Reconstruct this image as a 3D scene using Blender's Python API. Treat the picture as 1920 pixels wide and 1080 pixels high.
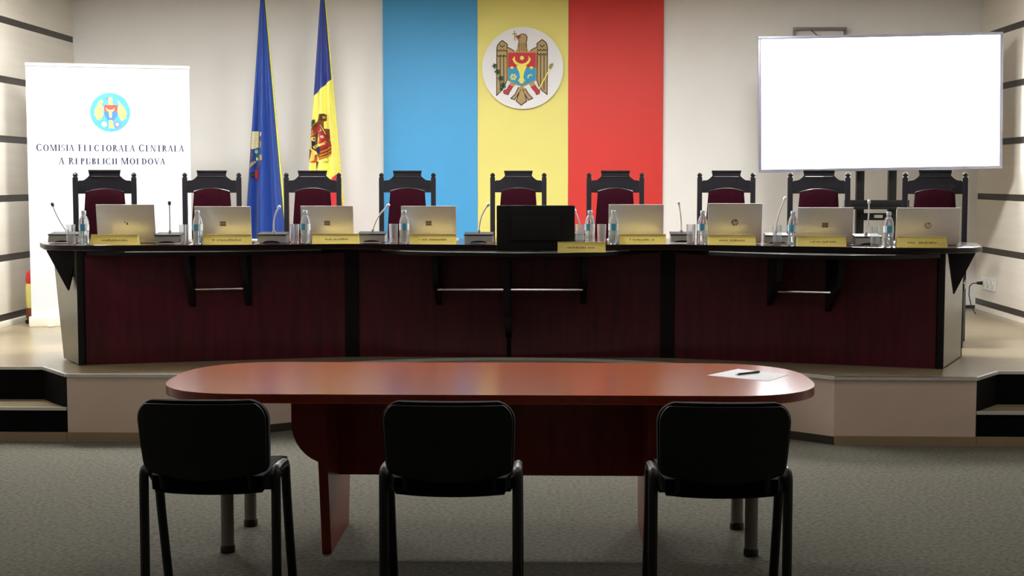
import bpy, bmesh, math, random
from mathutils import Vector, Matrix
random.seed(7)
for o in list(bpy.data.objects): bpy.data.objects.remove(o)
SC = bpy.context.scene; COL = SC.collection
R = math.radians

# ---------------------------------------------------------------- camera, world, exposure
cd = bpy.data.cameras.new('camera'); cam = bpy.data.objects.new('camera', cd); COL.objects.link(cam)
cd.sensor_width = 36.0; cd.lens = 36.0*2750/1920; cd.clip_start = 0.05; cd.clip_end = 100
cam.location = (0, 0, 1.6); cam.rotation_euler = (R(90-4.263), 0, R(1.558))
SC.camera = cam
w = bpy.data.worlds.new('world'); SC.world = w; w.use_nodes = True
w.node_tree.nodes['Background'].inputs[0].default_value = (0.5, 0.5, 0.5, 1)
w.node_tree.nodes['Background'].inputs[1].default_value = 0.02
vs = SC.view_settings
vs.view_transform = 'Standard'; vs.look = 'None'; vs.gamma = 1; vs.use_curve_mapping = False
vs.exposure = 0.95
LAMP = 53.0        # strength of the stage ceiling panels
LAMP_COL = (1.0, 0.99, 0.97)
HALL = 3.7         # dimmed panels over the hall
SCREEN = 4.5

# ---------------------------------------------------------------- materials
def lin(c):
    return tuple(((v/255)/12.92 if v/255 <= 0.04045 else ((v/255+0.055)/1.055)**2.4) for v in c)
MATS = {}
def mat(name, rgb, rough=0.5, metal=0.0, spec=0.5, noise=0.0, scale=8.0, stretch=(1,1,1), bump=0.0, trans=0.0, ior=1.45, coat=0.0, emit=0.0, sheen=0.0):
    """procedural material: base colour, with optional noise variation of the colour and a fine bump"""
    if name in MATS: return MATS[name]
    m = bpy.data.materials.new(name); m.use_nodes = True; nt = m.node_tree; b = nt.nodes['Principled BSDF']
    c = lin(rgb); b.inputs['Base Color'].default_value = (*c, 1)
    b.inputs['Roughness'].default_value = rough; b.inputs['Metallic'].default_value = metal
    b.inputs['Specular IOR Level'].default_value = spec; b.inputs['IOR'].default_value = ior
    b.inputs['Transmission Weight'].default_value = trans; b.inputs['Coat Weight'].default_value = coat
    b.inputs['Sheen Weight'].default_value = sheen
    if emit:
        b.inputs['Emission Color'].default_value = (*c, 1); b.inputs['Emission Strength'].default_value = emit
    if noise or bump:
        tc = nt.nodes.new('ShaderNodeTexCoord'); mp = nt.nodes.new('ShaderNodeMapping')
        mp.inputs['Scale'].default_value = stretch
        nz = nt.nodes.new('ShaderNodeTexNoise'); nz.inputs['Scale'].default_value = scale; nz.inputs['Detail'].default_value = 6
        nt.links.new(tc.outputs['Object'], mp.inputs[0]); nt.links.new(mp.outputs[0], nz.inputs['Vector'])
        if noise:
            cr = nt.nodes.new('ShaderNodeValToRGB'); e = cr.color_ramp.elements
            e[0].position = 0.3; e[1].position = 0.7
            e[0].color = (*[v*(1-noise) for v in c], 1); e[1].color = (*[min(1, v*(1+noise)) for v in c], 1)
            nt.links.new(nz.outputs['Fac'], cr.inputs[0]); nt.links.new(cr.outputs[0], b.inputs['Base Color'])
        if bump:
            bp = nt.nodes.new('ShaderNodeBump'); bp.inputs['Strength'].default_value = bump; bp.inputs['Distance'].default_value = 0.01
            nt.links.new(nz.outputs['Fac'], bp.inputs['Height']); nt.links.new(bp.outputs[0], b.inputs['Normal'])
    MATS[name] = m
    return m
M = dict(
 wall=mat('wall_paint', (235,233,229), .7, noise=.02, scale=2, bump=.02),
 panel=mat('wall_panel_laminate', (230,224,212), .45, noise=.04, scale=3, stretch=(1,.3,6)),
 strip=mat('wall_strip_dark', (52,46,42), .4, noise=.15, scale=6),
 ceil=mat('ceiling_paint', (210,208,200), .9, noise=.03),
 conduit=mat('cream_plastic', (225,222,208), .4, noise=.02),
 carpet=mat('grey_carpet', (100,98,89), .95, spec=.1, noise=.32, scale=45, bump=.6),
 stage=mat('stage_laminate', (152,138,112), .25, noise=.04, scale=3, stretch=(.4,5,1)),
 face=mat('podium_face_laminate', (210,188,172), .45, noise=.05, scale=2),
 plinth=mat('podium_plinth', (150,128,100), .5, noise=.08, scale=5),
 plinth_d=mat('podium_plinth_dark', (50,44,36), .6, noise=.1),
 riser=mat('black_riser', (8,7,8), .8, spec=.1, noise=.1),
 alu=mat('aluminium', (205,205,198), .35, metal=.4, noise=.05, scale=20),
 chrome=mat('chrome', (215,205,205), .2, metal=1.0, noise=.02),
 deskred=mat('mahogany_dark', (82,20,35), .35, noise=.28, scale=4, stretch=(6,6,.6), coat=.1),
 deskblk=mat('desk_black', (12,9,11), .45, spec=.3, noise=.1, scale=6),
 desktop=mat('desk_top_dark_wood', (64,26,26), .16, noise=.2, scale=4, stretch=(.6,6,6), coat=.3),
 olive=mat('end_panel_metallic', (96,92,76), .32, metal=.5, noise=.08, scale=4),
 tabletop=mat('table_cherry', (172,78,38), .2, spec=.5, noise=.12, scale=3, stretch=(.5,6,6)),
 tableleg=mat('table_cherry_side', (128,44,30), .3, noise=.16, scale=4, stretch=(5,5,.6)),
 tubegrey=mat('grey_tube', (120,118,112), .35, metal=.5, noise=.04),
 black=mat('black_plastic', (10,10,12), .45, noise=.1),
 blackfab=mat('black_fabric', (9,9,11), .85, spec=.15, noise=.2, scale=120, bump=.2, sheen=.05),
 blackmetal=mat('black_metal_tube', (13,13,15), .38, noise=.05),
 throne=mat('black_lacquer_wood', (24,23,28), .3, noise=.15, scale=6, stretch=(6,6,1), coat=.3),
 velvet=mat('burgundy_velvet', (34,1,11), .85, spec=.08, noise=.12, scale=30, bump=.1),
 silver=mat('laptop_silver', (214,208,206), .35, metal=.25, noise=.02, scale=40),
 dkgrey=mat('dark_grey_plastic', (40,40,44), .4, noise=.1),
 midgrey=mat('unit_grey', (150,150,146), .4, metal=.2, noise=.05),
 gold=mat('gold_plate', (214,194,102), .35, metal=.2, noise=.06, scale=10, stretch=(1,1,6)),
 goldedge=mat('gold_plate_rim', (226,210,140), .3, metal=.3, noise=.04),
 ink=mat('plate_lettering', (112,92,34), .5, noise=.05),
 white=mat('white_plastic', (236,236,236), .4, noise=.01),
 steel=mat('pale_grey_metal', (232,230,236), .4, noise=.02),
 paper=mat('paper_white', (244,244,250), .8, noise=.01),
 banner=mat('banner_vinyl', (212,217,221), .45, noise=.012, scale=1.2),
 bannertext=mat('banner_print_navy', (34,38,74), .5, noise=.03),
 blue=mat('panel_blue', (76,164,220), .55, noise=.03, scale=1.5),
 yellow=mat('panel_yellow', (230,221,126), .55, noise=.03, scale=1.5),
 red=mat('panel_red', (212,56,50), .55, noise=.03, scale=1.5),
 disc=mat('disc_white', (228,228,230), .5, noise=.01),
 tan=mat('emblem_tan', (176,150,98), .6, noise=.03), dk=mat('emblem_dark', (58,44,42), .6, noise=.03),
 ered=mat('emblem_red', (190,46,56), .6, noise=.03), eblue=mat('emblem_blue', (44,150,196), .6, noise=.03),
 eyel=mat('emblem_yellow', (236,224,96), .6, noise=.03), egreen=mat('emblem_green', (40,72,52), .6, noise=.1),
 eolive=mat('emblem_olive', (150,150,80), .6, noise=.1), egold=mat('emblem_gold', (190,140,60), .6, noise=.03),
 brown=mat('flag_brown', (122,62,32), .7, noise=.2, scale=40), dbrown=mat('flag_dark_brown', (62,48,26), .7, noise=.1),
 orange=mat('flag_orange', (206,130,52), .7, noise=.1), navy=mat('flag_navy', (26,30,84), .7, noise=.05),
 cream=mat('flag_cream', (214,208,170), .7, noise=.12, scale=30, stretch=(.2,1,6)), teal=mat('flag_teal', (30,110,140), .7, noise=.1),
 flagblue=mat('flag_blue_satin', (22,64,150), .5, noise=.06, scale=5, stretch=(6,6,.5), sheen=.2),
 fringe=mat('gold_fringe', (220,214,92), .7, noise=.15, scale=60),
 skyblue=mat('banner_sky_blue', (84,160,206), .5, noise=.03), byellow=mat('banner_pale_yellow', (236,214,116), .5, noise=.02),
 bred=mat('banner_soft_red', (210,80,74), .5, noise=.02), bblue=mat('banner_soft_blue', (74,120,184), .5, noise=.03),
 mauve=mat('banner_mauve', (140,110,160), .5, noise=.02),
 pet=mat('clear_plastic', (240,246,250), .12, trans=.82, ior=1.3, noise=.01),
 water=mat('bottle_water', (235,245,250), .02, trans=1.0, ior=1.33, noise=.005),
 glass=mat('clear_glass', (246,248,250), .05, trans=.88, ior=1.4, noise=.005),
 cap=mat('bottle_cap', (206,222,240), .4, noise=.02), lblue=mat('label_blue', (84,170,210), .5, noise=.1),
 lwhite=mat('label_white', (226,234,240), .5, noise=.02),
 tv=mat('screen_bezel', (150,150,168), .35, metal=.5, noise=.02), pole=mat('flag_pole', (150,112,60), .35, noise=.1),
 logo=mat('logo_grey', (70,66,66), .4, noise=.02), logosoft=mat('logo_faint', (150,122,112), .4, noise=.05),
 logolight=mat('logo_light', (216,208,190), .4, noise=.02),
)
def emis(name, rgb, strength):
    m = bpy.data.materials.new(name); m.use_nodes = True; nt = m.node_tree; nt.nodes.remove(nt.nodes['Principled BSDF'])
    e = nt.nodes.new('ShaderNodeEmission'); e.inputs[0].default_value = (*rgb, 1); e.inputs[1].default_value = strength
    nt.links.new(e.outputs[0], nt.nodes['Material Output'].inputs[0]); return m
M['lamp'] = emis('lamp_diffuser', LAMP_COL, LAMP)
M['hall'] = emis('hall_lamp_diffuser', LAMP_COL, HALL)
M['screen'] = emis('lit_screen', (0.97, 0.98, 1.0), SCREEN)

# ---------------------------------------------------------------- mesh helpers
class MB:
    def __init__(s): s.bm = bmesh.new()
    def _set(s, faces, mi, smooth=False):
        for f in faces: f.material_index = mi; f.smooth = smooth
    def box(s, x0, x1, y0, y1, z0, z1, bevel=0.0, mi=0):
        vs_ = [s.bm.verts.new((x, y, z)) for x in (x0, x1) for y in (y0, y1) for z in (z0, z1)]
        q = [(0,1,3,2),(4,6,7,5),(0,4,5,1),(2,3,7,6),(0,2,6,4),(1,5,7,3)]
        fs = [s.bm.faces.new([vs_[i] for i in f]) for f in q]; s._set(fs, mi)
        if bevel:
            es = list({e for f in fs for e in f.edges})
            r = bmesh.ops.bevel(s.bm, geom=es, offset=bevel, segments=2, affect='EDGES', profile=.7)
            s._set(r['faces'], mi, True)
        return s
    def prism(s, pts, axis, a, b, mi=0, side=None, bevel=0.0, smooth=False):
        def P(u, v, t): return {'z': (u, v, t), 'y': (u, t, v), 'x': (t, u, v)}[axis]
        A = [s.bm.verts.new(P(u, v, a)) for u, v in pts]; B = [s.bm.verts.new(P(u, v, b)) for u, v in pts]
        n = len(pts); f1 = s.bm.faces.new(A[::-1]); f2 = s.bm.faces.new(B); s._set([f1, f2], mi)
        sf = []
        for i in range(n):
            f = s.bm.faces.new((A[i], A[(i+1) % n], B[(i+1) % n], B[i]))
            f.material_index = (side[i] if isinstance(side, (list, tuple)) else (side if side is not None else mi)); f.smooth = smooth; sf.append(f)
        if bevel:
            es = list(f1.edges)+list(f2.edges)
            r = bmesh.ops.bevel(s.bm, geom=es, offset=bevel, segments=2, affect='EDGES', profile=.7)
        return s
    def tube(s, path, r, n=10, mi=0, caps=True, flat=1.0):
        pts = [Vector(p) for p in path]; rings = []
        rr = r if isinstance(r, (list, tuple)) else [r]*len(pts)
        up = Vector((0, 0, 1)) if abs((pts[1]-pts[0]).normalized().z) < .95 else Vector((0, 1, 0))
        for i, p in enumerate(pts):
            d = (pts[min(i+1, len(pts)-1)]-pts[max(i-1, 0)]).normalized()
            a = d.cross(up)
            if a.length < 1e-4: a = d.cross(Vector((1, 0, 0)))
            a.normalize(); b = a.cross(d).normalized(); up = b
            rings.append([s.bm.verts.new(p+(a*math.cos(2*math.pi*k/n)+b*math.sin(2*math.pi*k/n)*flat)*rr[i]) for k in range(n)])
        for i in range(len(rings)-1):
            for k in range(n):
                f = s.bm.faces.new((rings[i][k], rings[i][(k+1) % n], rings[i+1][(k+1) % n], rings[i+1][k])); f.material_index = mi; f.smooth = True
        if caps:
            for rg in (rings[0][::-1], rings[-1]):
                f = s.bm.faces.new(rg); f.material_index = mi
        return s
    def lathe(s, prof, n=20, c=(0, 0), mi=0, close=True):
        rings = []
        for r, z in prof:
            rings.append([s.bm.verts.new((c[0]+r*math.cos(2*math.pi*k/n), c[1]+r*math.sin(2*math.pi*k/n), z)) for k in range(n)])
        for i in range(len(rings)-1):
            for k in range(n):
                f = s.bm.faces.new((rings[i][k], rings[i][(k+1) % n], rings[i+1][(k+1) % n], rings[i+1][k])); f.material_index = mi; f.smooth = True
        if close:
            f = s.bm.faces.new(rings[0][::-1]); f.material_index = mi
            f = s.bm.faces.new(rings[-1]); f.material_index = mi
        return s
    def pillow(s, hw, v0, v1, T, place, nu=20, nv=16, p=4, mi=0, base=.25):
        """soft slab: half-width hw(v), thickness T fading to the rim; place(u, v, t) puts a point, t in -1..1 of T/2"""
        def pt(i, j, side):
            fv = (1-math.cos(math.pi*j/nv))/2; v = v0+(v1-v0)*fv
            a = math.cos(math.pi*(1-i/nu)); u = a*hw(v)
            e = max(abs(a), abs(2*fv-1)); e2 = (abs(a)**p+abs(2*fv-1)**p)
            t = base+(1-base)*math.sqrt(max(0, 1-min(1, e2)))
            if i in (0, nu) or j in (0, nv): t = 0
            return Vector(place(u, v, side*t*T/2))
        G = {}
        for sd in (-1, 1):
            for i in range(nu+1):
                for j in range(nv+1):
                    rim = i in (0, nu) or j in (0, nv)
                    if sd == 1 and rim: G[sd, i, j] = G[-1, i, j]; continue
                    G[sd, i, j] = s.bm.verts.new(pt(i, j, sd))
            for i in range(nu):
                for j in range(nv):
                    q = [G[sd, i, j], G[sd, i+1, j], G[sd, i+1, j+1], G[sd, i, j+1]]
                    f = s.bm.faces.new(q if sd == -1 else q[::-1]); f.smooth = True; f.material_index = mi
        return s
    def poly(s, pts, mi=0, place=None, cuts=0):
        vs_ = [s.bm.verts.new((u, v, 0)) for u, v in pts]
        f = s.bm.faces.new(vs_); f.material_index = mi
        fs = [f]
        if cuts:
            fs = bmesh.ops.triangulate(s.bm, faces=[f])['faces']
            for _ in range(cuts):
                es = list({e for g in fs for e in g.edges})
                r = bmesh.ops.subdivide_edges(s.bm, edges=es, cuts=1, use_grid_fill=True)
                seen = {g for e in es if e.is_valid for g in e.link_faces}
                seen |= {g for g in r['geom'] if isinstance(g, bmesh.types.BMFace)}
                fs = list(seen)
            for g in fs: g.material_index = mi
        if place:
            for v in {v for g in fs for v in g.verts}: v.co = Vector(place(v.co.x, v.co.y))
        return s
    def build(s, name, mats, parent=None, loc=None, auto=35, fix=True):
        if fix: bmesh.ops.recalc_face_normals(s.bm, faces=s.bm.faces)
        me = bpy.data.meshes.new(name); s.bm.to_mesh(me); s.bm.free()
        for m in (mats if isinstance(mats, (list, tuple)) else [mats]): me.materials.append(M[m] if isinstance(m, str) else m)
        me.set_sharp_from_angle(angle=R(auto))
        o = bpy.data.objects.new(name, me); COL.objects.link(o)
        if parent: o.parent = parent
        if loc: o.location = loc
        return o
def tag(o, label=None, cat=None, group=None, kind=None):
    if label: o['label'] = label
    if cat: o['category'] = cat
    if group: o['group'] = group
    if kind: o['kind'] = kind
    return o
def thing(name, label, cat, loc=(0, 0, 0), rz=0.0, group=None):
    o = bpy.data.objects.new(name, None); COL.objects.link(o); o.location = loc; o.rotation_euler = (0, 0, rz)
    o.empty_display_size = .1
    return tag(o, label, cat, group)
def dup(root, loc, label, rz=None):
    r = root.copy(); COL.objects.link(r); r.location = loc; r['label'] = label
    if rz is not None: r.rotation_euler = (0, 0, rz)
    for ch in list(root.children):
        c = ch.copy(); COL.objects.link(c); c.parent = r
        for g in list(ch.children):
            d = g.copy(); COL.objects.link(d); d.parent = c
    return r
def arc(cx, cy, rx, ry, a0, a1, n):
    return [(cx+rx*math.cos(R(a0+(a1-a0)*i/n)), cy+ry*math.sin(R(a0+(a1-a0)*i/n))) for i in range(n+1)]
def circ(cx, cy, r, n=20): return arc(cx, cy, r, r, 0, 360*(n-1)/n, n-1)
def strips(pts, wd, closed=False):
    """flat ribbon quads along a 2-D polyline"""
    out = []; n = len(pts)
    for i in range(n if closed else n-1):
        a, b = Vector(pts[i]), Vector(pts[(i+1) % n]); d = b-a
        if d.length < 1e-9: continue
        d.normalize(); q = Vector((-d.y, d.x))*wd/2; e = d*wd*.35
        out.append([tuple(a-q-e), tuple(b-q+e), tuple(b+q+e), tuple(a+q-e)])
    return out

# ---------------------------------------------------------------- room shell
XL, XR, YB, YF, ZC, P = -4.42, 3.89, 13.56, -3.0, 3.37, 0.41
def struct(o): return tag(o, kind='structure')
struct(MB().box(XL-.2, XR+.2, YF-.2, YB+.2, -.12, 0).build('floor', 'carpet'))
struct(MB().box(XL-.2, XR+.2, YF-.2, YB+.2, ZC, ZC+.12).build('ceiling', 'ceil'))
struct(MB().box(XL-.2, XR+.2, YB, YB+.15, 0, ZC).build('wall_back', 'wall'))
struct(MB().box(XL-.2, XR+.2, YF-.15, YF, 0, ZC).build('wall_front', 'wall'))
SZ = [.482+.479*k for k in range(-1, 7)]
for side, x in (('left', XL), ('right', XR)):
    sg = 1 if side == 'left' else -1
    def bx(a, b, z0, z1, bev=0.0): return MB().box(min(x-sg*a, x-sg*b), max(x-sg*a, x-sg*b), YF, YB, z0, z1, bevel=bev)
    wl = struct(bx(.012, .16, 0, ZC).build('wall_'+side, 'strip'))
    zs = [0]+SZ+[ZC]
    for i in range(len(zs)-1):
        a = zs[i]+(.028 if i else 0); b = zs[i+1]-(.028 if i < len(zs)-2 else 0)
        if b-a > .03: bx(0, .012, a, b, .002).build('panel', 'panel', wl)
    for z in SZ:
        if z > .05: bx(.006, .012, z-.028, z+.028).build('strip', 'strip', wl)
struct(MB().box(XL, XL+.022, 9.14, YB, P, P+.038, bevel=.003).build('baseboard_left', 'conduit'))
struct(MB().box(XL+.03, XR, YB-.012, YB, P, P+.03).build('baseboard_back', 'strip'))

# podium with its curved front and the stair recesses
cx = -.25
arcp = [(cx+1.95*math.sin(t), 8.80+.90*(1-((math.sin(t))**2))) for t in [R(-90+180*i/24) for i in range(25)]]
out = [(XL, 9.14), (-3.215, 9.14), (-2.955, 8.80)]+arcp+[(2.545, 8.79), (2.755, 9.09), (XR, 9.09), (XR, YB), (XL, YB)]
ns = len(out); side = []
for i in range(ns):
    if i in (0, 1): side.append(2)
    elif out[i] in ((2.545, 8.79), (2.755, 9.09)): side.append(2)
    else: side.append(1)
pod = struct(MB().prism(out, 'z', 0, P, 0, side).build('podium', ['stage', 'face', 'riser']))
def sweep(path, d_out, z0, z1, name, m, parent):
    """strip along a plan polyline, d_out proud of it"""
    mb = MB(); n = len(path); off = []
    for i in range(n):
        a = Vector(path[max(i-1, 0)]); b = Vector(path[min(i+1, n-1)])
        d1 = (Vector(path[i])-a); d2 = (b-Vector(path[i]))
        nn = Vector((0, 0))
        for d in (d1, d2):
            if d.length > 1e-6: d = d.normalized(); nn += Vector((d.y, -d.x))
        nn.normalize(); off.append(nn*d_out)
    pin = [tuple(Vector(p)-o*.6) for p, o in zip(path, off)]; po = [tuple(Vector(p)+o) for p, o in zip(path, off)]
    mb.prism(po+pin[::-1], 'z', z0, z1)
    return mb.build(name, m, parent)
sweep(out[:3], .012, P-.015, P+.004, 'nosing', 'alu', pod)
sweep(out[2:29], .012, P-.015, P+.004, 'nosing', 'alu', pod)
sweep(out[27:31], .012, P-.015, P+.004, 'nosing', 'alu', pod)
sweep([out[2], arcp[0]], .014, .0, .055, 'plinth', 'plinth', pod)
sweep([arcp[-1], out[28]], .014, .0, .055, 'plinth', 'plinth', pod)
sweep(arcp, .008, .0, .05, 'plinth', 'plinth_d', pod)
for pts, lab in (([(XL, 8.80), (-2.958, 8.80), (-3.218, 9.137), (XL, 9.137)], 'left'), ([(2.548, 8.79), (XR, 8.79), (XR, 9.087), (2.758, 9.087)], 'right')):
    st = struct(MB().prism(pts, 'z', 0, .205, 0, [2, 2, 2, 2]).build('step', ['stage', 'face', 'riser'])); st.parent = pod
    a, b = (pts[0], pts[1])
    sweep([a, b], .012, .19, .209, 'nosing', 'alu', st)
    sweep([a, b], .014, 0, .055, 'plinth', 'plinth', st)

# ---------------------------------------------------------------- lamps (ceiling panels above the stage, dimmed ones over the hall)
def lamp_proto(name, label, m, loc):
    t = thing(name, label, 'ceiling light', loc, group=name+'s')
    f = MB()
    for a in ((-.31, .31, -.31, -.285), (-.31, .31, .285, .31), (-.31, -.285, -.285, .285), (.285, .31, -.285, .285)): f.box(*a, -.03, 0)
    f.build('frame', 'white', t); MB().box(-.285, .285, -.285, .285, -.018, -.004).build('diffuser', m, t)
    return t
def wh(i): return ['above the roll-up banner', 'above the two cloth flags', 'above the middle of the long desk', 'right of the middle of the long desk', 'above the lit screen'][i]
first = None
for i, x in enumerate((-3.75, -2.0, -.25, 1.5)):
    lb = 'square bright ceiling panel light '+wh(i)
    if first is None: first = lamp_proto('stage_light', lb, 'lamp', (x, 10.45, ZC))
    else: dup(first, (x, 10.45, ZC), lb)
first = None
for i, (x, y) in enumerate(((-2.6, 7.6), (-.25, 7.6), (2.1, 7.6), (-2.6, 5.3), (-.25, 5.3), (2.1, 5.3))):
    lb = 'square dimmed ceiling panel light over the hall, %s' % ('towards the left stair', 'beyond the visitor table', 'towards the right stair', 'above the left visitor chair', 'above the middle visitor chair', 'above the right visitor chair')[i]
    if first is None: first = lamp_proto('hall_light', lb, 'hall', (x, y, ZC))
    else: dup(first, (x, y, ZC), lb)

# ---------------------------------------------------------------- tricolour boards and crest on the back wall
t = thing('tricolor_wall_board', 'tall blue, yellow and red striped boards on the back wall', 'wall panel', (0, YB, 0))
for a, b, m in ((-1.553, -.686, 'blue'), (-.684, .147, 'yellow'), (.149, 1.016, 'red')):
    tag(MB().box(a, b, -.018, -.001, .75, 3.35, bevel=.002).build('board', m, t), m+' board')

EM_C, EM_R = (572, 548), 482
def eu(pts): return [((x-EM_C[0])/EM_R, -(y-EM_C[1])/EM_R) for x, y in pts]
wingL = [(265,310),(275,275),(300,245),(330,222),(388,265),(385,350),(390,680),(365,735),(325,805),(262,870)]
wingR = [(740,260),(800,212),(840,240),(858,270),(865,310),(862,860),(800,810),(760,750),(740,690),(745,350)]
def scallop(x0, x1, y, n):
    p = []
    for k in range(n):
        a = x0+(x1-x0)*k/n; b = x0+(x1-x0)*(k+1)/n
        p += [(a, y), ((a*2+b)/3, y+16), ((a+2*b)/3, y+16)]
    return p+[(x1, y)]
head = [(505,195),(522,165),(560,146),(600,150),(624,180),(618,225),(612,250),(618,300),(642,355),(488,355),(515,300),(526,250),(525,215)]
horns = arc(560, 430, 112, 100, -18, -162, 20)
horns = [(640,405),(668,440)]+[p for p in arc(560,440,108,92,-0,180,1)][:0]+[(x, y) for x, y in arc(560,430,108,95,20,160,18)]+[(450,440),(480,405)]+[(x, y) for x, y in arc(560,425,84,70,165,15,18)]
PIECES = [
 ('eagle_wing', [('tan', wingL)]+[('dk', q) for q in strips(wingL, 11, True)]+[('dk', q) for pts in ([(305,400),(305,800)],[(345,400),(348,760)],scallop(268,388,330,3),scallop(268,388,392,3),[(300,275),(330,300),(355,280)]) for q in strips(pts, 10)]),
 ('eagle_wing', [('tan', wingR)]+[('dk', q) for q in strips(wingR, 11, True)]+[('dk', q) for pts in ([(785,395),(785,770)],[(825,395),(825,800)],scallop(748,862,325,3),scallop(748,862,375,3),[(775,275),(800,300),(830,275)]) for q in strips(pts, 10)]),
 ('eagle_shoulder', [('tan', [(388,300),(430,320),(470,345),(495,362),(388,362)])]+[('dk', q) for q in strips([(388,300),(430,320),(470,345)], 10)]),
 ('eagle_shoulder', [('tan', [(745,300),(745,362),(635,362),(660,345),(700,318)])]+[('dk', q) for q in strips([(745,300),(700,318),(660,345)], 10)]),
 ('eagle_tail', [('tan', [(545,760),(575,760),(600,860),(620,935),(555,985),(495,935),(525,850)])]+[('dk', q) for q in strips([(545,800),(525,850),(495,935),(555,985),(620,935),(600,860),(575,800)], 11)]),
 ('tail_feather', [('tan', [(520,770),(548,775),(535,830),(475,920),(430,905),(485,850)])]+[('dk', q) for q in strips([(520,775),(485,850),(430,905),(475,920),(530,835)], 10)]),
 ('tail_feather', [('tan', [(580,770),(605,790),(635,845),(690,905),(640,925),(590,850)])]+[('dk', q) for q in strips([(605,790),(635,845),(690,905),(640,925),(595,850)], 10)]),
 ('eagle_leg', [('tan', [(430,705),(500,725),(460,770),(415,750)]), ('ered', [(415,745),(455,765),(415,830),(398,862),(348,845),(346,812),(382,800)])]+[('dk', q) for q in strips([(415,745),(382,800),(346,812),(348,845),(398,862),(415,830),(455,765)], 7)]),
 ('eagle_leg', [('tan', [(640,725),(705,700),(718,742),(670,772)]), ('ered', [(670,770),(715,745),(748,792),(776,806),(770,850),(735,862),(722,832)])]+[('dk', q) for q in strips([(715,745),(748,792),(776,806),(770,850),(735,862),(722,832),(670,770)], 7)]),
 ('eagle_head', [('tan', head)]+[('dk', q) for q in strips(head[:8], 8)]+[('dk', q) for q in strips(head[10:]+[head[0]], 8)]+[('brown', q) for x in (540,562,584,606) for q in strips([(x, 255), (x+(x-572)*.3, 350)], 7)]+[('ered', [(475,172),(505,162),(545,168),(548,188),(520,205),(505,190)])]+[('dk', circ(537, 178, 9, 8))]),
 ('cross', [('eolive', [(468,110),(480,110),(482,225),(472,225)]), ('eolive', [(448,142),(502,140),(502,152),(448,154)])]),
 ('shield', [('egold', [(388,356),(738,356),(738,690),(650,735),(562,768),(470,735),(392,690)]), ('ered', [(398,368),(728,368),(728,545),(398,545)]), ('eblue', [(398,545),(728,545),(728,684),(645,726),(562,756),(475,726),(400,684)])]),
 ('bull_head', [('eyel', horns), ('eyel', [(495,520),(625,520),(605,560),(588,600),(580,660),(600,700),(572,730),(560,722),(548,730),(516,700),(540,660),(532,600),(512,560)]), ('eyel', [(418,542),(444,524),(472,542),(444,560)]), ('eyel', [(648,542),(675,524),(702,542),(675,560)]), ('dk', circ(535, 703, 6, 8)), ('dk', circ(582, 703, 6, 8))]),
 ('star', [('eyel', circ(563, 428, 25, 12))]),
 ('rose', [('eyel', circ(460+28*math.cos(k*math.pi/3), 652+28*math.sin(k*math.pi/3), 13, 8)) for k in range(6)]+[('eyel', circ(460, 652, 9, 8))]),
 ('crescent', [('eyel', [(x, y) for x, y in arc(662, 655, 34, 34, 160, 320, 10)]+[(x, y) for x, y in arc(672, 664, 30, 30, 315, 170, 10)])]),
 ('oak_branch', [('egreen', [(x+r*(1 if k % 2 else .6)*math.cos(k*math.pi/5), y+r*(1 if k % 2 else .6)*math.sin(k*math.pi/5)) for k in range(10)]) for x, y, r in ((242,522,36),(272,590,40),(312,668,40),(340,752,42),(318,795,26))]+[('eolive', q) for q in strips([(250,530),(290,630),(330,720),(350,790)], 6)]),
 ('mace', [('eyel', q) for q in strips([(765,795),(890,560)], 13)]+[('eolive', [(880,545),(892,505),(925,488),(935,505),(915,550),(898,565)])]),
]
em = thing('coat_of_arms_disc', 'white round disc with brown eagle crest on the yellow wall board', 'emblem', (-.2695, YB-.018, 2.607))
rad = .371
d = MB(); d.prism([(rad*c, rad*s_) for c, s_ in [(math.cos(2*math.pi*k/72), math.sin(2*math.pi*k/72)) for k in range(72)]], 'y', -.03, -.001, bevel=.003)
d.build('disc', 'disc', em)
for li, (nm, polys) in enumerate(PIECES):
    mb = MB(); ms = []
    for k, (mm, pts) in enumerate(polys):
        if mm not in ms: ms.append(mm)
        lay = .0306+li*.0006+(0 if k == 0 else (.0004 if mm == 'dk' and nm != 'bull_head' else .0003*(1 if nm not in ('shield', 'bull_head') else k*.5)))
        mb.poly(eu(pts), ms.index(mm), lambda u, v, L=lay: (u*rad, -L, v*rad))
    mb.build(nm, ms, em, fix=False)

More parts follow.
